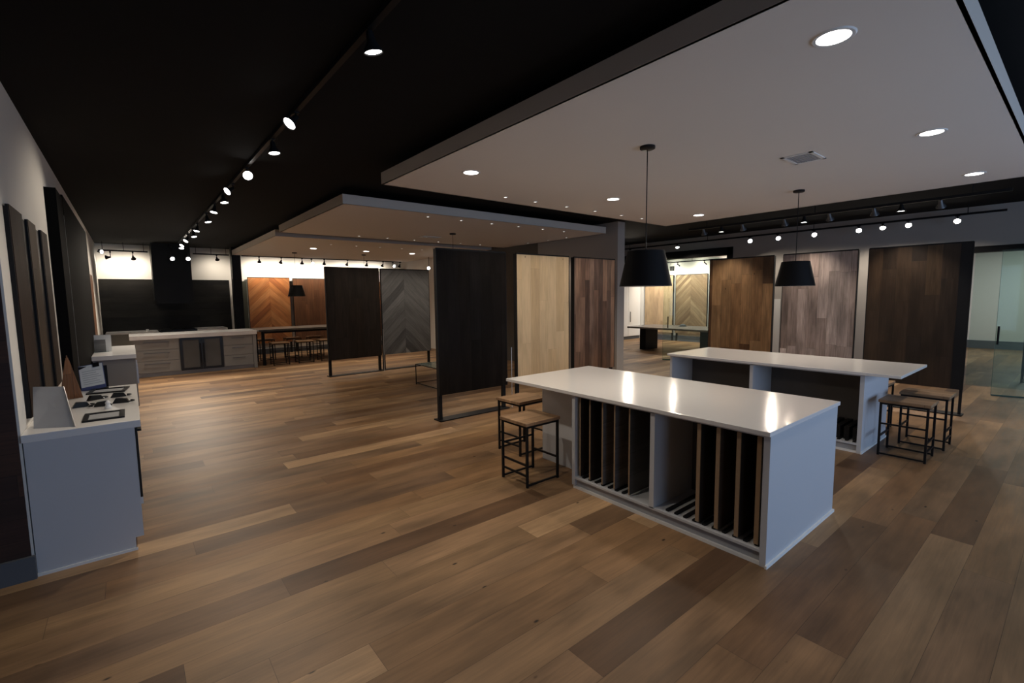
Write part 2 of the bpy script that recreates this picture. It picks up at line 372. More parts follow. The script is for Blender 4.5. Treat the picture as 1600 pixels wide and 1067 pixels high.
# suspended ceiling panels
def cloud(x0, x1, y0, y1, label):
    t = thing('suspended_ceiling_panel', label, 'ceiling panel', (x0, y0, 3.03), group='pale suspended ceiling panels')
    MB().box(0, x1-x0, 0, y1-y0, 0, .02).build('underside', M['cloud'], t)
    q = MB(); e = .02; X = x1-x0; Y = y1-y0
    q.box(-.001, X+.001, -.001, e, .0, .13); q.box(-.001, X+.001, Y-e, Y+.001, .0, .13); q.box(-.001, e, e, Y-e, .0, .13); q.box(X-e, X+.001, e, Y-e, .0, .13)
    q.box(e, X-e, e, Y-e, .11, .13)
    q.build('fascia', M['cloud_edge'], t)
    q = MB()
    for u in (.12, .5, .88):
        for v in (.12, .5, .88): q.cyl((X*u, Y*v, .13), (X*u, Y*v, CZ-3.03), .006, seg=8)
    q.build('hanger_rods', M['black'], t)
    return t
cloud(2.33, 8.0, .45, 5.19, 'largest pale flat ceiling panel, hanging over the two white-topped islands')
cloud(2.36, 7.86, 6.52, 10.0, 'pale ceiling panel hanging between the nearest and farthest ones, over the wire table')
cloud(2.43, 7.93, 10.62, 15.8, 'farthest pale ceiling panel, above the bar table and its stools')

# ------------------------------------------------------------------ recessed lamps
def downlight(x, y, r, on, label, group, power, z=3.03, aim=(0, 0, -1)):
    t = thing('recessed_lamp' if r > .05 else 'recessed_spotlight', label, 'ceiling light', (x, y, z), group=group)
    MB().lathe([(r*(.86 if r > .05 else .6), -.001), (r*(.9 if r > .05 else .7), -.006), (r*1.08, -.006), (r*1.16, 0), (r*1.16, .004)], 24).build('trim_ring', M['white'], t, smooth=True)
    MB().cyl((0, 0, -.004), (0, 0, .001), r*(.88 if r > .05 else .6), seg=24).build('lamp_lens', M['lamp_on'] if r > .05 else M['lamp_small'], t)
    if power: spot(t, (0, 0, -.02), aim, power, 120 if r > .05 else 80, .8, r)
    return t
xs, nm = (2.85, 5.15, 7.33), ('left', 'middle', 'right')
for x, n in zip(xs, ('left-hand', 'middle', 'right-hand')):
    downlight(x, .91, .085, 1, 'large round ceiling lamp, %s one of three near the front of the largest ceiling panel' % n, 'large lamps in the ceiling panels', DOWN*.45)
    downlight(x, 4.15, .085, 1, 'large round ceiling lamp, %s one of three near the back of the largest ceiling panel' % n, 'large lamps in the ceiling panels', DOWN)
for i, x in enumerate((3.9, 4.42, 5.03, 5.65, 6.29, 6.84)):
    downlight(x, 4.9, .03, 1, 'small spotlight, %s from left in the far-edge row of the largest ceiling panel' % ORD[i], 'small spotlights in the ceiling panels', SMALL, aim=(0, .45, -1))
for i, x in enumerate((3.82, 4.45, 5.09, 5.71, 6.32, 6.9)):
    downlight(x, 6.8, .03, 1, 'small spotlight, %s from the left in the near row of the second ceiling panel' % ORD[i], 'small spotlights in the ceiling panels', SMALL, aim=(0, -.3, -1))
    downlight(x, 9.71, .03, 1, 'small spotlight, %s from the left in the far row of the second ceiling panel' % ORD[i], 'small spotlights in the ceiling panels', SMALL, aim=(0, .5, -1))
for i, y in enumerate((7.47, 8.06, 8.77)):
    downlight(7.66, y, .03, 1, 'small spotlight, %s in the short row of the second ceiling panel beside the dark wall' % ORD[i], 'small spotlights in the ceiling panels', SMALL)
for i, x in enumerate((3.8, 5.2, 6.6)):
    downlight(x, 12.75, .085, 1, 'large round ceiling lamp, %s of three in the farthest ceiling panel' % ('left', 'middle', 'right')[i], 'large lamps in the ceiling panels', DOWN)
for i, x in enumerate((3.87, 4.49, 5.10, 5.71, 6.30)):
    downlight(x, 11.6, .03, 1, 'small spotlight, %s from the left in the row of the farthest ceiling panel' % ORD[i], 'small spotlights in the ceiling panels', SMALL)

def vent(x, y, sx, sy, label):
    t = thing('ceiling_vent', label, 'vent', (x, y, 3.03), group='ceiling vents')
    q = MB(); q.box(-sx/2, sx/2, -sy/2, -sy/2+.03, -.008, 0); q.box(-sx/2, sx/2, sy/2-.03, sy/2, -.008, 0)
    q.box(-sx/2, -sx/2+.03, -sy/2, sy/2, -.008, 0); q.box(sx/2-.03, sx/2, -sy/2, sy/2, -.008, 0)
    q.build('frame', M['white'], t)
    q = MB()
    n = 9
    for i in range(n):
        yy = -sy/2+.03+(sy-.06)*(i+.5)/n
        q.box(-sx/2+.03, sx/2-.03, yy-.008, yy+.004, -.006, -.001)
    q.build('louvre', M['kick'], t)
vent(5.10, 1.83, .36, .27, 'rectangular air vent in the underside of the largest ceiling panel')
vent(5.11, 9.03, .45, .2, 'rectangular air vent in the underside of the second ceiling panel')

# ------------------------------------------------------------------ track lights
HEADS = {}
def head_proto(on, dark):
    """a spot head pointing down its local -Z, hinge at the origin"""
    t = bpy.data.objects.new('track_spotlight', None); COL.objects.link(t)
    MB().cyl((0, 0, 0), (0, 0, .05), .009, seg=10).box(-.018, .018, -.03, .03, .05, .07).build('mount', M['black'], t)
    b = bpy.data.objects.new('lamp_can', None)
    q = MB(); q.lathe([(.0, .01), (.018, .008), (.022, -.01), (.026, -.045), (.052, -.085), (.056, -.10), (.05, -.10), (.045, -.088)], 20)
    can = q.build('lamp_can', M['black'] if on or dark else M['gunmetal'], t, smooth=True)
    MB().cyl((0, 0, -.093), (0, 0, -.089), .047, seg=20).build('lamp_lens', M['lamp_on'] if on else M['lamp_off'], can)
    return t
protos = {}
def head(loc, aim, on, label, group, power=None, ztrack=None, dark=False):
    """loc is the lens position; the head hangs from its track above"""
    aim = Vector(aim).normalized()
    hinge = Vector((loc[0], loc[1], loc[2]-aim.z*.09))
    if (on, dark) not in protos:
        t = protos[(on, dark)] = head_proto(on, dark)
    else:
        t = copy_tree(protos[(on, dark)])
        for ch in list(t.children_recursive):
            if ch.type == 'LIGHT': bpy.data.objects.remove(ch)
    t.location = hinge; tag(t, label, 'track light', group)
    can = [c for c in t.children if c.name.startswith('lamp_can')][0]
    can.rotation_euler = aim.to_track_quat('-Z', 'Y').to_euler()
    mount = [c for c in t.children if c.name.startswith('mount')][0]
    if ztrack: mount.scale.z = max(.3, (ztrack-.002-hinge.z)/.07)
    return t, hinge+aim*.10, aim
def put(loc, aim, on, label, group, power=0, ztrack=None, angle=60):
    t, l, a = head(loc, aim, on, label, group, power, ztrack, not on and (loc[1] > 15 or loc[0] > 14))
    if on and power:
        LIGHTS.append((l+a*.01, a, power, angle))
LIGHTS = []
def track(name, a, b, label, group='black lighting tracks'):
    a = Vector(a); b = Vector(b)
    q = MB(); d = b-a
    if abs(d.x) > abs(d.y): q.box(min(a.x, b.x), max(a.x, b.x), a.y-.018, a.y+.018, a.z, a.z+.035)
    else: q.box(a.x-.018, a.x+.018, min(a.y, b.y), max(a.y, b.y), a.z, a.z+.035)
    n = max(2, int(d.length/2.5))
    for i in range(n+1):
        p = a.lerp(b, (i+.2)/(n+.4)); q.cyl((p.x, p.y, a.z+.03), (p.x, p.y, CZ), .006, seg=8)
    return tag(q.build(name, M['black']), label, 'light track', group)
TL = 3.22
track('lighting_track', (1.14, 1.2, TL), (1.14, 15.2, TL), 'long black lighting track running to the far kitchen over the open floor')
L = [((1.14, 2.62, 3.12), (.22, .05, -1)), ((1.14, 4.09, 3.12), (-.75, -.30, -.85)), ((1.14, 4.89, 3.10), (.10, -.12, -1)), ((1.14, 6.10, 3.12), (-.1, -1.0, -.6)),
     ((1.14, 7.02, 3.11), (-.95, -.45, -.7)), ((1.14, 7.81, 3.11), (.10, -.2, -1)), ((1.14, 8.64, 3.09), (-.22, -.2, -1)), ((1.14, 9.61, 3.07), (.15, -.2, -1)),
     ((1.14, 10.99, 3.07), (-.25, -.25, -1)), ((1.14, 11.81, 3.05), (.12, -.25, -1)), ((1.14, 12.87, 3.06), (-.7, -.5, -1)), ((1.14, 13.81, 3.04), (-.7, -.5, -.9)), ((1.14, 14.51, 3.04), (-.1, -.35, -1))]
for i, (p, a) in enumerate(L):
    put(p, a, True, 'lit black track spotlight over the open floor, %s along its track from the near end' % ORD[i], 'spotlights on the long track over the open floor', SPOT*(.55 if i == 0 else .75 if i < 8 else 1.5), TL, (90, 80, 130, 60, 80, 150, 80, 150)[i] if i < 8 else 115)
# right hand tracks
TR = 3.08
track('lighting_track', (11.6, 1.0, TR), (11.6, 9.2, TR), 'black lighting track along the grey wall above the display boards')
track('lighting_track', (8.5, .7, 2.96), (8.5, 5.0, 2.96), 'black lighting track between the largest ceiling panel and the grey wall')
Rr = [(8.70, 2.97, 1, (-.9, -.7, -.4)), (7.16, 3.0, 1, (-.4, -.3, -1)), (5.25, 2.98, 1, (-1, -.7, -.7)), (4.62, 2.98, 1, (-1, -.6, -.7)), (3.89, 2.98, 1, (-1, -.5, -.7)),
      (3.08, 2.98, 1, (-1, -.3, -.7)), (2.69, 2.99, 1, (-.8, -.2, -.9)), (2.30, 2.99, 1, (-1, -.3, -.7)), (1.61, 2.98, 1, (-1, -.1, -.7))]
for i, (y, z, on, a) in enumerate(Rr):
    LIGHTS.append((Vector((11.55, y, z-.03)), Vector((a[0]*.35, a[1]*.5, -1)), SPOT*.6, 155))  # second wide spot at each head, added to wash the grey wall below
    put((11.6, y, z), a, True, 'lit track spotlight against the grey wall, %s from the left' % ORD[i], 'spotlights on the track along the grey wall', SPOT*.33, TR, 75)
R2 = [(5.26, 0), (4.87, 1), (4.45, 0), (3.68, 0), (3.35, 1), (2.96, 0), (2.33, 0), (1.98, 1), (1.52, 0)]
for i, (y, on) in enumerate(R2):
    put((8.5, y*.895, 2.875), (.0, .0, -1) if on else (.6, 0, -1), bool(on), '%s track spotlight, %s from the left on the track beside the largest ceiling panel' % ('lit' if on else 'unlit', ORD[i]), 'spotlights on the track behind the largest ceiling panel', SPOT*.9, 2.96, 95)
# back track
TB = 3.02
track('lighting_track', (-.50, 16.0, TB), (.5, 16.0, TB), 'short black lighting track over the far kitchen, left of the hood')
track('lighting_track', (1.5, 16.0, TB), (2.38, 16.0, TB), 'short black lighting track over the far kitchen, right of the hood')
track('lighting_track', (2.7, 16.02, TB), (7.85, 16.02, TB), 'black lighting track along the far white wall above the amber chevron board')
B1 = [(-.50, 2.99, (1.2, -1.1, -.1), 1), (-.27, 2.86, (-1, .3, -.1), 1), (.184, 2.85, (.15, 1, -1), 0), (.98, 2.84, (.15, -1, -.35), 1), (1.34, 2.85, (.0, -1, -.25), 1), (2.07, 2.90, (.3, .9, -.8), 0)]
for i, (x, z, a, on) in enumerate(B1):
    put((x, 16.0 if not .5 < x < 1.5 else 15.55, z), a, bool(on), 'black track spotlight over the far kitchen, %s from the left%s' % (ORD[i], ', lit' if on else ''), 'spotlights over the far kitchen', 12 if on else 0, TB if not .5 < x < 1.5 else CZ)
B2 = [(3.17, 0), (3.79, 0), (4.40, 0), (4.69, 1), (5.09, 0), (5.86, 0), (6.53, 0), (7.13, 0), (7.5, 1), (7.78, 0)]
for i, (x, on) in enumerate(B2):
    put((x, 16.0, 2.87), (.1, -1, -.3) if on else (.15*(-1)**i, .75, -1), bool(on), 'black track spotlight above the far display boards, %s from the left%s' % (ORD[i], ', shining at the room' if on else ''), 'spotlights above the far display boards', 8 if on else 0, TB)
# light of the heads that are turned to the wall (their lenses face away)
for x, k in ((.184, 42), (-.3, 26), (2.07, 20), (3.17, 46), (3.79, 46), (4.40, 40), (5.09, 40), (5.86, 50), (6.53, 50), (7.13, 40)): LIGHTS.append((Vector((x, 16.07, 2.75)), Vector((0, .75, -.6)), k*.72, 160))
put((7.62, 13.6, 2.67), (-.7, -1, -.1), True, 'bright lit spotlight seen over the grey chevron board, the upper of two', 'two spotlights by the far white wall', 5, CZ)
put((7.62, 12.9, 2.55), (-.7, -1, -.1), True, 'bright lit spotlight seen at the post of the grey chevron board, the lower of two', 'two spotlights by the far white wall', 5, CZ)
# meeting room track
track('lighting_track', (15.2, 6.6, 2.86), (15.2, 11.0, 2.86), 'black lighting track in the meeting room above its display boards')
for i, y in enumerate((10.3, 9.35, 8.35, 7.4)):
    put((15.2, y, 2.74), (.8, 0, -1), False, 'dark track spotlight in the meeting room, %s from the left' % ORD[i], 'meeting room spotlights', 0, 2.86)
    LIGHTS.append((Vector((15.18, y, 2.72)), Vector((.8, 0, -.6)), 120, 160))
def bare_spot(p, a, w, ang): spot(None, p, a, w, ang, .7, .035)
for p, a, w_, ang in LIGHTS: bare_spot(p, a, w_, ang)
# ceiling lamps of the side room and the meeting room (out of sight above the openings)
for k, (x, y, wt, lab) in enumerate(((17.8, .5, 60, 'square ceiling lamp of the side room beyond the glass'), (13.6, 7.6, 45, 'square ceiling lamp over the meeting table'), (13.4, 10.6, 35, 'square ceiling lamp by the white cupboard'))):
    t = thing('ceiling_lamp', lab, 'ceiling light', (x, y, CZ))
    box('lamp_housing', M['white'], -.3, .3, -.3, .3, -.04, 0, t)
    box('lamp_lens', M['lamp_on'], -.27, .27, -.27, .27, -.045, -.038, t)
    area('lamp_light', (x, y, CZ-.06), (0, 0, 0), .5, .5, wt, (.93, .97, 1.0))

# ------------------------------------------------------------------ pendants
def pendant_make(x, y, zb, ztop, label, group, power):
    t = thing('pendant_lamp', label, 'pendant lamp', (x, y, ztop), group=group)
    MB().lathe([(0, 0), (.065, 0), (.065, -.02), (.055, -.026), (0, -.026)], 24).build('canopy', M['black'], t, smooth=True)
    h = ztop-zb
    MB().cyl((0, 0, -.02), (0, 0, -h+.29), .0045, seg=8).build('cord', M['black'], t)
    s = MB().lathe([(.0, .312), (.160, .31), (.228, 0), (.224, 0), (.156, .304), (.0, .304)], 40).build('shade', M['shade'], t, smooth=True)
    s.location = (0, 0, -h)
    q = MB().cyl((0, 0, .22), (0, 0, .30), .022, seg=12)
    for k in range(3):
        a = 2*math.pi*k/3; q.cyl((0, 0, .295), (.15*math.cos(a), .15*math.sin(a), .303), .003, seg=6)
    q.build('socket', M['black'], t).location = (0, 0, -h)
    b = MB().ball((0, 0, .17), .045).build('bulb', M['lamp_on'], t, smooth=True); b.location = (0, 0, -h)
    l = bpy.data.lights.new('pendant_light', 'POINT'); l.energy = power; l.color = (1, .85, .68); l.shadow_soft_size = .05
    o = bpy.data.objects.new('pendant_light', l); COL.objects.link(o); o.parent = t; o.location = (0, 0, -h+.10)
    return t
PG = 'black shade pendant lamps'
pendant_make(3.60, 2.53, 1.822, 3.03, 'black cone-shaded pendant over the nearer white island', PG, PEND)
pendant_make(6.65, 2.42, 1.833, 3.03, 'black cone-shaded pendant over the second white island', PG, PEND)
pendant_make(3.70, 14.15, 1.81, 3.03, 'black shaded pendant hanging over the far bar table before the amber boards', PG, PEND*.5)
pendant_make(5.55, 13.8, 1.81, 3.03, 'pendant on the farthest ceiling panel, its shade hidden behind the dark brown board', PG, PEND*.5)
pendant_make(5.22, 8.3, 1.81, 3.03, 'pendant over the wire-framed table, its shade hidden behind the black board', PG, PEND*.4)

# ------------------------------------------------------------------ display screens
def screen(name, label, loc, rz, w, board, z0=.37, z1=2.41, frame=True, base=True, inset=.0, darkend=0, postw=.055, group=None):
    t = thing('display_board_stand', label, 'display board', loc, rz, group)
    # local x runs left to right seen from the front, front is -y
    b = MB(); b.box(inset, w-inset-darkend, -.022, .0, z0, z1-inset)
    b.build('display_board', M[board], t)
    q = MB(); q.box(0, w, .0, .014, z0, z1); q.build('backing_board', M['black'], t)
    if frame:
        for x in (0, w-postw):
            box('post', M['black'], x, x+postw, .014, .06, 0, z1-.002, t)
        q = MB(); q.box(postw, w-postw, .014, .06, z1-.05, z1-.002); q.build('top_rail', M['black'], t)
        q = MB(); q.box(-.004, w+.004, -.026, .0, z1-.012, z1+.008); q.box(-.010, .0, -.026, .0, z0, z1); q.box(w, w+.010, -.026, .0, z0, z1)
        q.build('edge_trim', M['black'], t)
    if darkend: box('end_strip', M['black'], w-darkend, w, -.024, .0, z0, z1, t)
    if base: box('base_plate', M['black'], -.02, w+.02, -.06, .13, 0, .016, t)
    return t
DG = 'free-standing wooden flooring display boards'
screen('m', 'near-black wooden display board standing behind the stools of the nearer island', (3.30, 5.70, 0), 0, 1.20, 'espresso', group=DG)
screen('m', 'pale knotty oak display board behind the nearer island', (4.74, 5.72, 0), 0, 1.16, 'oak', group=DG)
screen('m', 'weathered brown plank display board behind the nearer island', (6.06, 5.74, 0), 0, 1.10, 'barn', group=DG)
screen('s', 'dark brown plank display board standing in the middle of the open floor', (3.38, 10.62, 0), R(2), 1.24, 'espresso2', z1=2.43, group=DG)
screen('s', 'grey chevron display board standing on the open floor', (4.70, 10.72, 0), R(2), 1.30, 'chev_grey', z1=2.43, group=DG)
screen('a', 'golden brown mixed plank display board left of the grey-washed one', (8.97, 4.79, 0), R(-90), 1.18, 'honey', group=DG)
screen('b', 'grey-washed plank display board behind the second island', (8.95, 3.44, 0), R(-90), 1.08, 'greywood', group=DG)
screen('c', 'dark walnut plank display board behind the second island stools', (8.95, 2.21, 0), R(-90), 1.15, 'walnut', darkend=.12, postw=.03, group=DG)
for x, y, h in ((4.575, 5.69, 2.30), ):
    pass
# silver hinge rods between paired stands
def rod(x, y, z0, z1, label):
    q = MB().cyl((x, y, z0), (x, y, z1), .006, seg=8).cyl((x, y, 0), (x, y, .012), .013, seg=12)
    tag(q.build('hinge_rod', M['silver']), label, 'rod')
rod(4.60, 5.68, 0, .95, 'thin silver rod between the near-black and pale oak boards')
rod(4.66, 10.60, 0, 1.0, 'thin silver rod between the dark brown and grey chevron boards')
# wall boards at the back
screen('d', 'amber chevron display board on the far white wall', (2.90, 16.46, 0), 0, 1.19, 'chev_orange', z0=.35, z1=2.42, base=False, group='display boards on the far wall')
screen('d', 'red-brown plank display board beside the amber chevron one', (4.20, 16.46, 0), 0, 1.20, 'redbrown', z0=.35, z1=2.40, base=False, group='display boards on the far wall')
screen('d', 'brown plank far wall board mostly hidden behind the dark brown stand', (5.50, 16.46, 0), 0, 1.10, 'redbrown', z0=.35, z1=2.38, base=False, group='display boards on the far wall')
screen('d', 'orange-brown far wall board showing in the gap beside the dark brown stand', (6.70, 16.46, 0), 0, 1.10, 'chev_orange', z0=.35, z1=2.30, base=False, group='display boards on the far wall')
tag(box('grey_board', M['olive'], 2.68, 2.84, 16.3, 16.34, 0, 2.29), 'narrow olive grey board beside the black column', 'board')
# meeting room boards
screen('e', 'pale tan oak board on the meeting room wall', (15.84, 11.12, 0), R(-90), 1.22, 'oak_tan', z0=.3, z1=2.45, base=False, group='meeting room display boards')
screen('e', 'tan chevron board on the meeting room wall', (15.84, 9.78, 0), R(-90), 1.22, 'chev_tan', z0=.3, z1=2.45, base=False, group='meeting room display boards')
screen('e', 'brown plank board on the meeting room wall, hidden behind the golden brown stand', (15.84, 8.42, 0), R(-90), 1.22, 'honey', z0=.3, z1=2.45, base=False, group='meeting room display boards')

# ------------------------------------------------------------------ islands
def island(loc, label, LY, yb0, yb1, ydiv, bodyX, topX, topY0, topY1, rack=0, recess=None):
    """local: x from the slotted face inwards, y along the island"""
    t = thing('work_island', label, 'island', loc, group='white-topped grey work islands')
    H = .866
    MB().box(-.035, topX, topY0, topY1, H, H+.03).build('countertop', M['quartz'], t, bevel=.003)
    P = M['cabinet']
    box('end_panel', P, 0, bodyX, yb0, yb0+.04, 0, H, t)
    box('end_panel', P, 0, bodyX, yb1-.035, yb1, .03, H, t)
    box('divider_panel', P, 0, .55, ydiv, ydiv+.04, .10, H, t)
    box('top_rail', P, 0, .55, yb0+.04, yb1-.035, H-.016, H, t)
    box('bay_floor', P, 0, .57, yb0+.04, yb1-.035, .09, .108, t)
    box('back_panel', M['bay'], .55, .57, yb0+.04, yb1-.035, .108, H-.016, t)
    box('rear_cabinet', P, .57, bodyX, yb0+.04, yb1-.035, .0, H, t)
    box('toe_kick', M['kick'], .025, .57, yb0+.04, yb1-.01, 0, .09, t)
    q = MB(); q.box(-.012, bodyX+.012, yb0-.012, yb0, 0, .022); q.box(.005, .025, yb0, yb1-.01, 0, .022); q.box(bodyX, bodyX+.012, yb0, yb1, 0, .022)
    q.build('shoe_moulding', M['white'], t)
    if recess:
        x0, x1, ye = recess
        box('knee_panel', P, x0, x1, yb1, ye, 0, H, t)
    # plug-in black slot rails on the bay floor
    n = 0
    for (a, b) in ((yb0+.06, ydiv-.11), (ydiv+.30, yb1-.06)):
        k = int((b-a)/.073)
        for i in range(k+1):
            y = a+.073*i
            box('slot_rail', M['black'], .03, .54, y, y+.026, .108, .122, t)
    if rack:
        for i in range(rack): box('low_rack', M['black'], .10, .54, yb0+.055+.085*i, yb0+.055+.085*i+.05, .108, .25, t)
    return t
island((3.035, 0, 0), 'nearer white-topped island with dark sample boards in its slots', 0, 1.20, 2.89, 2.03, 1.22, 1.245, 1.19, 3.80, recess=(.33, 1.22, 3.64))
island((6.035, 0, 0), 'second white-topped island, behind the nearer one, with open empty bays', 0, 1.47, 3.80, 2.63, .96, 1.14, 1.16, 3.83, rack=4)
SG = 'sample boards in the slots of the nearer island'
def sample(y, mat, th, label, x0=3.06, depth=.5, z0=.122, z1=.838):
    t = thing('sample_board', label, 'sample board', (x0, y, z0), group=SG)
    box('core', M['tan_edge'], 0, depth, 0, th, 0, z1-z0, t)
    box('wood_face', M[mat], .0015, depth, -.004, 0, 0, z1-z0, t)
for i, (y, mt, d) in enumerate(((2.81, 's_umber', 'near-black'), (2.695, 's_umber', 'near-black'), (2.555, 's_ash', 'grey'), (2.425, 's_slate', 'slate grey'), (2.275, 's_coal', 'charcoal'))):
    sample(y, mt, .012, '%s sample board, %s from the far end in the nearer island' % (d, ORD[i]))
for i, (y, mt, d) in enumerate(((1.672, 's_umber', 'near-black'), (1.532, 's_cocoa', 'dark brown'), (1.392, 's_umber', 'black-brown'), (1.262, 's_coal', 'charcoal'))):
    sample(y, mt, .028, '%s sample board, %s after the empty slots in the nearer island' % (d, ORD[i]))

# ------------------------------------------------------------------ stools
def stool_proto():
    t = bpy.data.objects.new('bar_stool', None); COL.objects.link(t)
    w, d, H = .385, .355, .575
    MB().box(-.215, .215, -.195, .195, H, H+.03).build('seat', M['seat'], t, bevel=.004)
    for sx in (-1, 1):
        for sy in (-1, 1):
            box('leg', M['black'], sx*w/2-.01, sx*w/2+.01, sy*d/2-.01, sy*d/2+.01, 0, H-.02, t)
    q = MB()
    for sy in (-1, 1): q.box(-w/2-.01, w/2+.01, sy*d/2-.01, sy*d/2+.01, H-.02, H)
    for sx in (-1, 1): q.box(sx*w/2-.01, sx*w/2+.01, -d/2+.01, d/2-.01, H-.02, H)
    q.build('seat_frame', M['black'], t)
    for sy in (-1, 1): box('floor_runner', M['black'], -w/2+.01, w/2-.01, sy*d/2-.008, sy*d/2+.008, .012, .028, t)
    for sx in (-1, 1): box('stretcher', M['black'], sx*w/2-.008, sx*w/2+.008, -d/2+.01, d/2-.01, .20, .216, t)
    box('stretcher', M['black'], -w/2+.01, w/2-.01, d/2-.008, d/2+.008, .34, .356, t)
    box('stretcher', M['black'], -w/2-.008, -w/2+.008, -d/2+.01, d/2-.01, .10, .116, t)
    return t
sp0 = stool_proto(); used = False
def stool(x, y, rz, label, group):
    global used
    o = sp0 if not used else copy_tree(sp0)
    used = True
    o.location = (x, y, 0); o.rotation_euler.z = R(rz); tag(o, label, 'stool', group)
G1 = 'wood-seated stools at the nearer island'
stool(2.905, 3.32, 0, 'wood-seated black metal stool at the side of the nearer island, the front one of two', G1)
stool(3.40, 4.02, 2, 'wood-seated black metal stool at the far end of the nearer island, behind the front one', G1)
G2 = 'wood-seated stools at the second island'
stool(6.345, 1.155, 90, 'wood-seated black stool in front of the others at the end of the second island', G2)
stool(7.00, 1.11, 90, 'wood-seated black stool at the end of the second island, behind the front one', G2)
stool(7.38, 1.72, 0, 'wood-seated black stool mostly hidden by the end panel of the second island', G2)
G3 = 'stools around the far bar table'
for i, (x, y, lab) in enumerate(((3.05, 13.62, 'first from the kitchen in the near row of the far bar table'), (3.68, 13.64, 'second from the kitchen in the near row of the far bar table'), (4.28, 13.66, 'third from the kitchen in the near row, by the dark brown board stand'),
                              (3.0, 14.95, 'first from the kitchen in the far row of the bar table'), (3.72, 14.95, 'second from the kitchen in the far row of the bar table'), (4.36, 14.95, 'third from the kitchen in the far row of the bar table'))):
    stool(x, y, 0, 'stool, '+lab, G3)
# bar table
t = thing('bar_table', 'long grey-brown bar table with stools before the amber boards', 'table', (2.58, 13.62, 0))
MB().box(0, 3.0, 0, 1.15, .90, .95).build('tabletop', M['tabletop'], t, bevel=.004)
for x in (.08, 2.85):
    for y in (.08, 1.0): box('leg', M['black'], x, x+.07, y, y+.07, 0, .90, t)
q = MB(); q.box(.08, 2.92, .10, .13, .84, .90); q.box(.08, 2.92, 1.02, 1.05, .84, .90); q.build('apron', M['black'], t)

# ------------------------------------------------------------------ wire table
t = thing('wire_table', 'low black wire-framed side table with glass top beyond the near-black board', 'table', (4.40, 7.35, 0))
q = MB(); e = .014; X, Y, Z = 1.1, 1.15, .42
for x in (0, X):
    for y in (0, Y): pass
for z in (.03, Z-.012):
    q.box(0, X, -e/2, e/2, z-e/2, z+e/2); q.box(0, X, Y-e/2, Y+e/2, z-e/2, z+e/2); q.box(-e/2, e/2, 0, Y, z-e/2, z+e/2); q.box(X-e/2, X+e/2, 0, Y, z-e/2, z+e/2)
q.build('wire_frame', M['black'], t)
for x in (0, X):
    for y in (0, Y): box('leg', M['black'], x-e/2, x+e/2, y-e/2, y+e/2, 0, Z-.01, t)
box('glass_top', M['clear'], .01, X-.01, .01, Y-.01, Z-.005, Z, t)

# ------------------------------------------------------------------ left counter (nearest)
C1 = thing('base_cabinet', 'pale blue-grey base cabinet against the left wall, nearest to the viewer', 'cabinet', (WX, 4.14, 0), group='cabinets along the left wall')
box('end_panel', M['cabinet'], .006, .548, 0, .02, .09, .876, C1)
box('carcass', M['cabinet'], .006, .54, .02, 1.78, .09, .876, C1)
box('toe_kick', M['cabinet'], .006, .50, .0, 1.78, 0, .09, C1)
box('shoe_moulding', M['white'], .0, .51, -.010, .0, 0, .018, C1)
d = box('door', M['blacksatin'], .541, .562, .03, .62, .36, .872, C1, label='black glossy door front')
box('handle', M['black'], .562, .585, .06, .59, .83, .845, d)
for k in range(2):
    d = box('drawer', M['cabinet'], .541, .56, .64+.57*k, 1.19+.57*k, .1, .872, C1)
    box('handle', M['steel'], .56, .585, .74+.57*k, 1.09+.57*k, .80, .815, d)
tag(MB().box(WX, .008, 4.12, 5.94, .876, .926).build('countertop', M['quartz'], bevel=.003), 'white countertop on the nearest cabinet by the left wall', 'countertop', 'white countertops by the left wall')

# second left cabinet
C2 = thing('base_cabinet', 'grey laminate base cabinet against the black wall panel, farther along the left wall', 'cabinet', (-.47, 9.32, 0), group='cabinets along the left wall')
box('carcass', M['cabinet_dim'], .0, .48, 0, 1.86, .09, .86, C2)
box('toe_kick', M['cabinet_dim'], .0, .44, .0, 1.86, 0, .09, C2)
for k in range(3):
    d = box('door', M['cabinet_dim'], .481, .50, .01+.62*k, .61+.62*k, .1, .855, C2)
    box('handle', M['steel'], .50, .52, .06+.62*k, .075+.62*k, .45, .7, d)
tag(MB().box(-.48, .04, 9.30, 11.2, .86, .926).build('countertop', M['quartz'], bevel=.003), 'white countertop on the farther grey cabinet by the left wall', 'countertop', 'white countertops by the left wall')

# wall boards above the near counter
W1 = thing('wall_sample_rack', 'black wall rack carrying three tall sample boards above the near white countertop', 'wall rack', (WX, 4.395, 0))
box('backing', M['black'], .0, .010, .0, 1.9, .98, 2.36, W1)
for y in (.0, .735, 1.445): box('side_fin', M['black'], .010, .024, y, y+.012, .98, 2.372, W1)
for y0, y1, mt, lab in ((4.41, 4.89, 'strip_dark', 'tall dark reddish-brown sample board on the left wall, the nearest of three'), (5.15, 5.53, 'strip_tan', 'tall tan-brown sample board on the left wall, between two darker ones'), (5.86, 6.24, 'strip_umber', 'tall umber sample board on the left wall, next to the black panel')):
    tag(box('wall_sample_board', M[mt], WX+.0105, WX+.027, y0, y1, .98, 2.375), lab, 'sample board', 'tall sample boards on the left wall')
# black wall panelling
t = thing('black_wall_panel', 'tall black flat panelling on the left wall beyond the three sample boards', 'wall panel', (WX, 6.66, 0))
box('panel', M['matte'], 0, .088, 0, .62, 0, 2.89, t)
box('panel', M['matte'], 0, .091, .632, 4.39, 0, 2.93, t)
box('seam_strip', M['kick'], 0, .089, .62, .632, 0, 2.7, t)
tag(box('wall_sample_board', M['redbrown'], WX, WX+.03, 12.4, 13.3, .6, 2.28), 'slim red-brown board on the left wall past the black panelling', 'sample board')

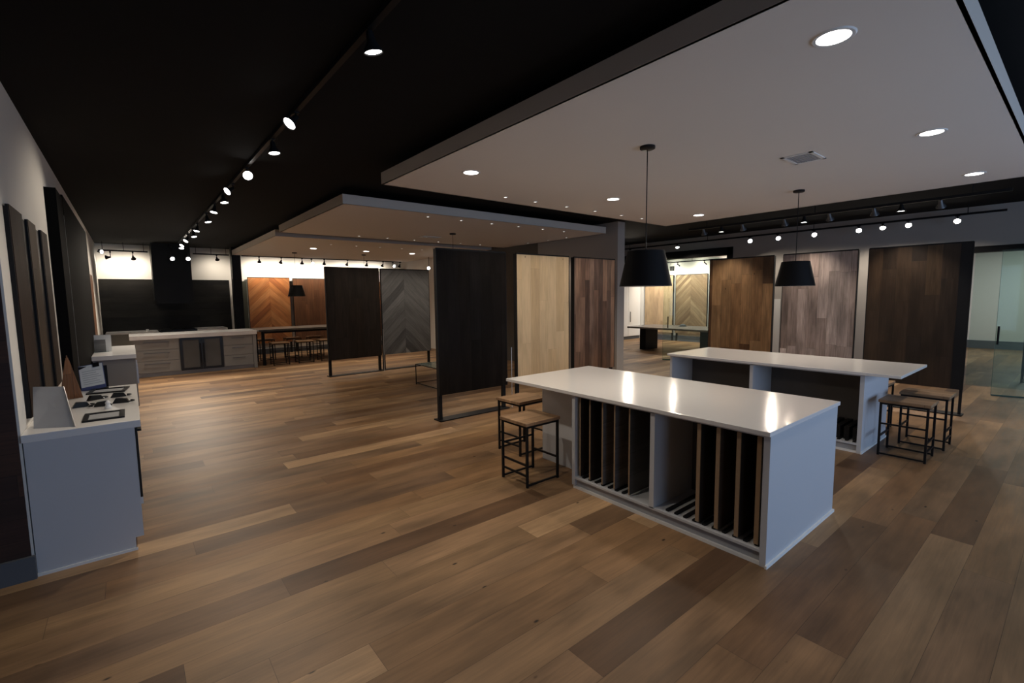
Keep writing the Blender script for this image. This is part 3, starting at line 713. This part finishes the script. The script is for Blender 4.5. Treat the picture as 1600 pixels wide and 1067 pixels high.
# items on the near countertop
ZC = .926
t = thing('sign_holder', 'upright pale acrylic sheet leaning at the near edge of the left countertop', 'sign holder', (-.555, 4.30, ZC))
q = MB()
v = [(.02, 0, .0), (.225, -.12, .0), (.175, .06, .25), (.02, .14, .255)]
th = .006
A = [q.bm.verts.new(p) for p in v]; Bv = [q.bm.verts.new((p[0], p[1]+th, p[2])) for p in v]
q.bm.faces.new(A); q.bm.faces.new(Bv[::-1])
for i in range(4): q.bm.faces.new((A[i], Bv[i], Bv[(i+1) % 4], A[(i+1) % 4]))
q.build('acrylic_sheet', M['acry'] if 'acry' in M else plain('frosted_acrylic', (.36, .36, .37), .25, var=.12, scale=9), t)
q = MB().cyl((.225, -.12, .004), (.175, .06, .25), .004, seg=8); q.build('edge_strip', M['steel'], t)
t = thing('tile_stack', 'small dark block standing behind the acrylic sheet on the left countertop', 'sample block', (-.50, 4.72, ZC))
box('block', M['strip_dark'], 0, .05, 0, .10, 0, .10, t); MB().cyl((.085, .03, 0), (.085, .03, .075), .012, .009, seg=12).build('metal_peg', M['silver'], t, smooth=True)
# fan of narrow amber wood samples, standing
t = thing('sample_fan', 'tall tapering fan of amber wood sample strips standing on the left countertop', 'wood samples', (-.45, 5.38, ZC+.001))
for k in range(5):
    a = -.05+.028*k
    o = MB().prism([(a, 0), (a+.032, 0), (.012+.004*k, .37-.02*abs(k-2)), (.006+.004*k, .37-.02*abs(k-2))], 'y', .010*k, .010*k+.009).build('sample_strip', M['amber'], t)
# clipboard sign
t = thing('literature_stand', 'slanted leaflet stand with white sheet and black clip on the left countertop', 'leaflet stand', (-.30, 5.80, ZC+.006))
t.scale = (.85, .85, .95)
o = MB().box(-.105, .105, -.006, .0, 0, .26).build('blue_card', M['blue'], t); o.rotation_euler = (R(-24), R(-8), R(-8))
p2 = MB().box(-.10, .10, -.008, -.0065, .035, .255).build('white_sheet', M['white'], o)
q = MB()
for k in range(7): q.box(-.08, .08-.02*(k % 3), -.0088, -.0082, .06+.022*k, .064+.022*k)
q.build('printed_lines', M['kick'], p2)
MB().box(.02, .075, -.016, .004, .225, .268).build('clip', M['black'], o)
MB().box(-.12, .12, .02, .11, 0, .006).box(-.118, .118, .10, .11, 0, .22).build('stand', M['black'], t)
def frame_tray(x0, x1, y0, y1, rz, label):
    t = thing('sample_tray', label, 'tray', ((x0+x1)/2, (y0+y1)/2, ZC), rz, 'black open sample trays on the left countertop')
    a, b = (x1-x0)/2, (y1-y0)/2; q = MB(); e = .028
    q.box(-a, a, -b, -b+e, 0, .012); q.box(-a, a, b-e, b, 0, .012); q.box(-a, -a+e, -b+e, b-e, 0, .012); q.box(a-e, a, -b+e, b-e, 0, .012)
    q.build('rim', M['black'], t); box('tray_panel', M['kick'], -a+e, a-e, -b+e, b-e, 0, .004, t)
frame_tray(-.30, -.075, 4.27, 4.55, R(0), 'black open-framed sample tray at the near edge of the left countertop')
frame_tray(-.33, -.06, 5.52, 5.78, R(-8), 'black open-framed sample tray in front of the leaflet stand')
def pull(x, y, rz, label):
    t = thing('cabinet_pull_sample', label, 'hardware sample', (x, y, ZC), R(rz), 'black hardware samples on the left countertop')
    MB().prism([(-.055, 0), (.055, 0), (.035, .035), (-.03, .042)], 'y', -.02, .02).build('wedge_body', M['blacksatin'], t, bevel=.002)
    q = MB()
    for k in range(10):
        a0 = math.pi*k/10; a1 = math.pi*(k+1)/10
        q.cyl((.055+.03*math.sin(a0), -.03*math.cos(a0), .012), (.055+.03*math.sin(a1), -.03*math.cos(a1), .012), .005, seg=6)
    q.build('loop', M['black'], t)
pull(-.34, 4.93, 10, 'black wedge-shaped hardware sample by the amber wood fan')
pull(-.21, 4.86, 170, 'flat black hardware sample left of the small cream ornament')
pull(-.10, 4.92, -10, 'black looped hardware sample right of the small cream ornament')
pull(-.27, 5.22, 30, 'black hardware sample behind the small cream ornament')
pull(-.12, 5.24, 0, 'black hardware sample in front of the farther tray')
tag(MB().lathe([(0, 0), (.022, 0), (.024, .01), (.014, .03), (.018, .045), (.008, .062), (0, .066)], 16).build('ornament', M['white'], smooth=True, loc=(-.175, 4.72, ZC)), 'small cream tapered ornament among the black hardware samples', 'ornament')
# on the second countertop
t = thing('brochure_holder', 'white brochure holder with dark leaflets on the farther left countertop', 'brochure holder', (-.36, 10.1, .926))
o = MB().box(-.11, .10, 0, .006, 0, .28).build('back_card', M['white'], t); o.rotation_euler = (R(-14), 0, 0)
MB().box(-.11, .03, -.05, -.02, .0, .20).build('dark_leaflets', M['s_slate'], t)
MB().box(-.12, .06, -.07, .05, 0, .008).build('base', M['clear'], t)

# ------------------------------------------------------------------ far kitchen
K = thing('kitchen_island', 'grey far kitchen island with drawers and two black glass-door coolers', 'kitchen island', (.0, 13.45, 0))
G = M['cabinet_dim']
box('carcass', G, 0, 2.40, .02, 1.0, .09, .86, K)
box('end_panel', G, 2.40, 2.48, -.0, 1.0, 0, .86, K)
box('toe_kick', M['kick'], 0, 2.40, .06, 1.0, 0, .09, K)
for x0, x1 in ((.01, .85), (1.75, 2.39)):
    for z0, z1 in ((.62, .855), (.37, .61), (.10, .36)):
        d = box('drawer', G, x0, x1, 0, .02, z0, z1, K)
        box('handle', M['gunmetal'], x0+.18, x1-.18, -.03, -.018, z1-.07, z1-.058, d)
        q = MB(); q.box(x0+.19, x0+.2, -.02, 0, z1-.07, z1-.058); q.box(x1-.2, x1-.19, -.02, 0, z1-.07, z1-.058); q.build('handle_post', M['gunmetal'], d)
for x0, x1 in ((.87, 1.30), (1.305, 1.735)):
    d = MB().box(x0, x1, -.02, .02, .09, .145).box(x0, x1, -.02, .02, .81, .858).box(x0, x0+.055, -.02, .02, .145, .81).box(x1-.055, x1, -.02, .02, .145, .81).build('cooler_door', M['blacksatin'], K)
    box('glass_pane', plain('cooler_glass', (.10, .10, .10), .08, var=.3, scale=2), x0+.055, x1-.055, -.008, .01, .145, .81, d)
    hx = x1-.03 if x0 < 1 else x0+.03
    MB().cyl((hx, -.045, .25), (hx, -.045, .72), .009, seg=10).build('handle', M['black'], d)
tag(MB().box(-.04, 2.50, 13.42, 14.5, .86, .955).build('countertop', M['quartz'], bevel=.004), 'thick white countertop of the far kitchen island', 'countertop')
t = thing('kitchen_counter', 'white-topped counter against the black cladding at the back', 'kitchen counter', (-.5, 15.72, 0))
box('cabinet', G, 0, 1.08, .03, .83, 0, .88, t); box('cabinet', G, 1.95, 2.68, .03, .83, 0, .88, t)
box('worktop', M['quartz'], 0, 1.08, 0, .83, .88, .926, t); box('worktop', M['quartz'], 1.95, 2.68, 0, .83, .88, .94, t)
t = thing('kitchen_range', 'black and steel range between the back counters below the hood', 'range', (.60, 15.70, 0))
box('body', M['blacksatin'], 0, .84, .02, .84, 0, .90, t); box('cooktop', M['blacksatin'], 0, .84, 0, .84, .90, .93, t)
q = MB()
for k in range(3): q.box(.04+.27*k, .26+.27*k, .08, .74, .93, .955)
q.build('grate', M['black'], t)
q = MB()
for k in range(5): q.cyl((.12+.15*k, .0, .85), (.12+.15*k, -.04, .85), .022, seg=12)
q.build('knob', M['steel'], t)
box('handle', M['steel'], .06, .78, -.05, -.03, .74, .76, t)
t = thing('range_hood', 'boxed black range hood on the back wall, up to the ceiling', 'range hood', (.56, 15.75, 0))
box('hood_box', M['hood'], 0, .86, 0, .8, 1.72, CZ, t)
box('lower_lip', M['black'], .04, .82, .03, .8, 1.66, 1.72, t)
tag(MB().lathe([(0, 0), (.03, 0), (.032, .05), (.03, .055), (0, .055)], 14).build('white_jar', M['white'], smooth=True, loc=(.35, 15.9, .926)), 'small white jar on the back counter left of the range', 'jar')

# ------------------------------------------------------------------ meeting room
t = thing('meeting_table', 'long dark meeting table on black slab legs beyond the wide opening', 'table', (12.2, 6.55, 0))
MB().box(0, 1.45, 0, 2.68, .70, .75).build('tabletop', M['tabletop'], t, bevel=.004)
box('leg', M['black'], .45, 1.1, 2.30, 2.52, 0, .70, t); box('leg', M['black'], .45, 1.1, .25, .47, 0, .70, t)
t = thing('tall_cupboard', 'tall white cupboard with bar handles at the end of the meeting room', 'cupboard', (13.6, 11.38, 0))
box('carcass', M['white'], 0, 2.28, .02, .6, .12, 2.45, t); box('plinth', M['baseboard'], 0, 2.28, .04, .6, 0, .12, t)
for k in range(3):
    d = box('door', M['white'], .01+.76*k, .75+.76*k, 0, .02, .13, 2.44, t)
    hx = (.70, .83, 1.60)[k]
    MB().cyl((hx, -.035, .68), (hx, -.035, 1.08), .012, seg=8).build('handle', M['black'], d)
tag(box('wall_speaker', M['black'], 15.84, 15.9, 9.92, 10.06, 2.62, 2.78), 'small black box on the white meeting room wall above the boards', 'speaker')
q = MB(); q.cyl((0, 0, 0), (0, 0, .012), .12, seg=20).lathe([(.1, .012), (.085, .05), (.04, .075), (0, .078)], 20)
tag(q.build('table_bowl', M['s_slate'], smooth=True, loc=(13.2, 7.9, .75)), 'low dark dome on the meeting table', 'bowl')
# glass doors
def glass_door(loc, rz, w, h, label, hx):
    t = thing('glass_door', label, 'glass door', loc, rz, 'frameless glass doors')
    box('glass_pane', M['glass'], 0, w, -.006, .006, .02, h, t)
    q = MB(); q.box(0, w, -.010, .010, .0, .02); q.box(-.003, 0, -.006, .006, .02, h)
    q.build('edge_rail', M['doorglass'], t)
    MB().cyl((hx, -.04, .86), (hx, -.04, 1.16), .014, seg=10).cyl((hx, -.04, .9), (hx, .0, .9), .008, seg=8).cyl((hx, -.04, 1.12), (hx, 0, 1.12), .008, seg=8).build('pull_handle', M['black'], t)
glass_door((11.0, 7.16, 0), R(-52), 1.35, 2.68, 'open greenish glass door before the meeting room', .12)
glass_door((11.07, .96, 0), R(-75), 1.0, 2.4, 'open greenish glass door at the right edge before the side room', .02)
tag(box('glass_partition', M['glass'], RX+.05, RX+.062, -1.56, 1.39, .0, 2.43), 'fixed greenish glass pane filling the opening at the right', 'glass partition')
t = thing('metal_stand', 'thin black metal frame stand behind the glass at the right edge', 'stand', (12.95, .35, 0))
q = MB()
for x in (0, .35):
    for y in (0, .38): q.box(x, x+.02, y, y+.02, 0, .82)
q.build('frame_legs', M['black'], t)
q = MB()
for z in (.01, .80): q.box(0, .37, 0, .02, z, z+.02); q.box(0, .37, .38, .40, z, z+.02); q.box(0, .02, 0, .4, z, z+.02); q.box(.35, .37, 0, .4, z, z+.02)
q.build('frame_rails', M['black'], t)
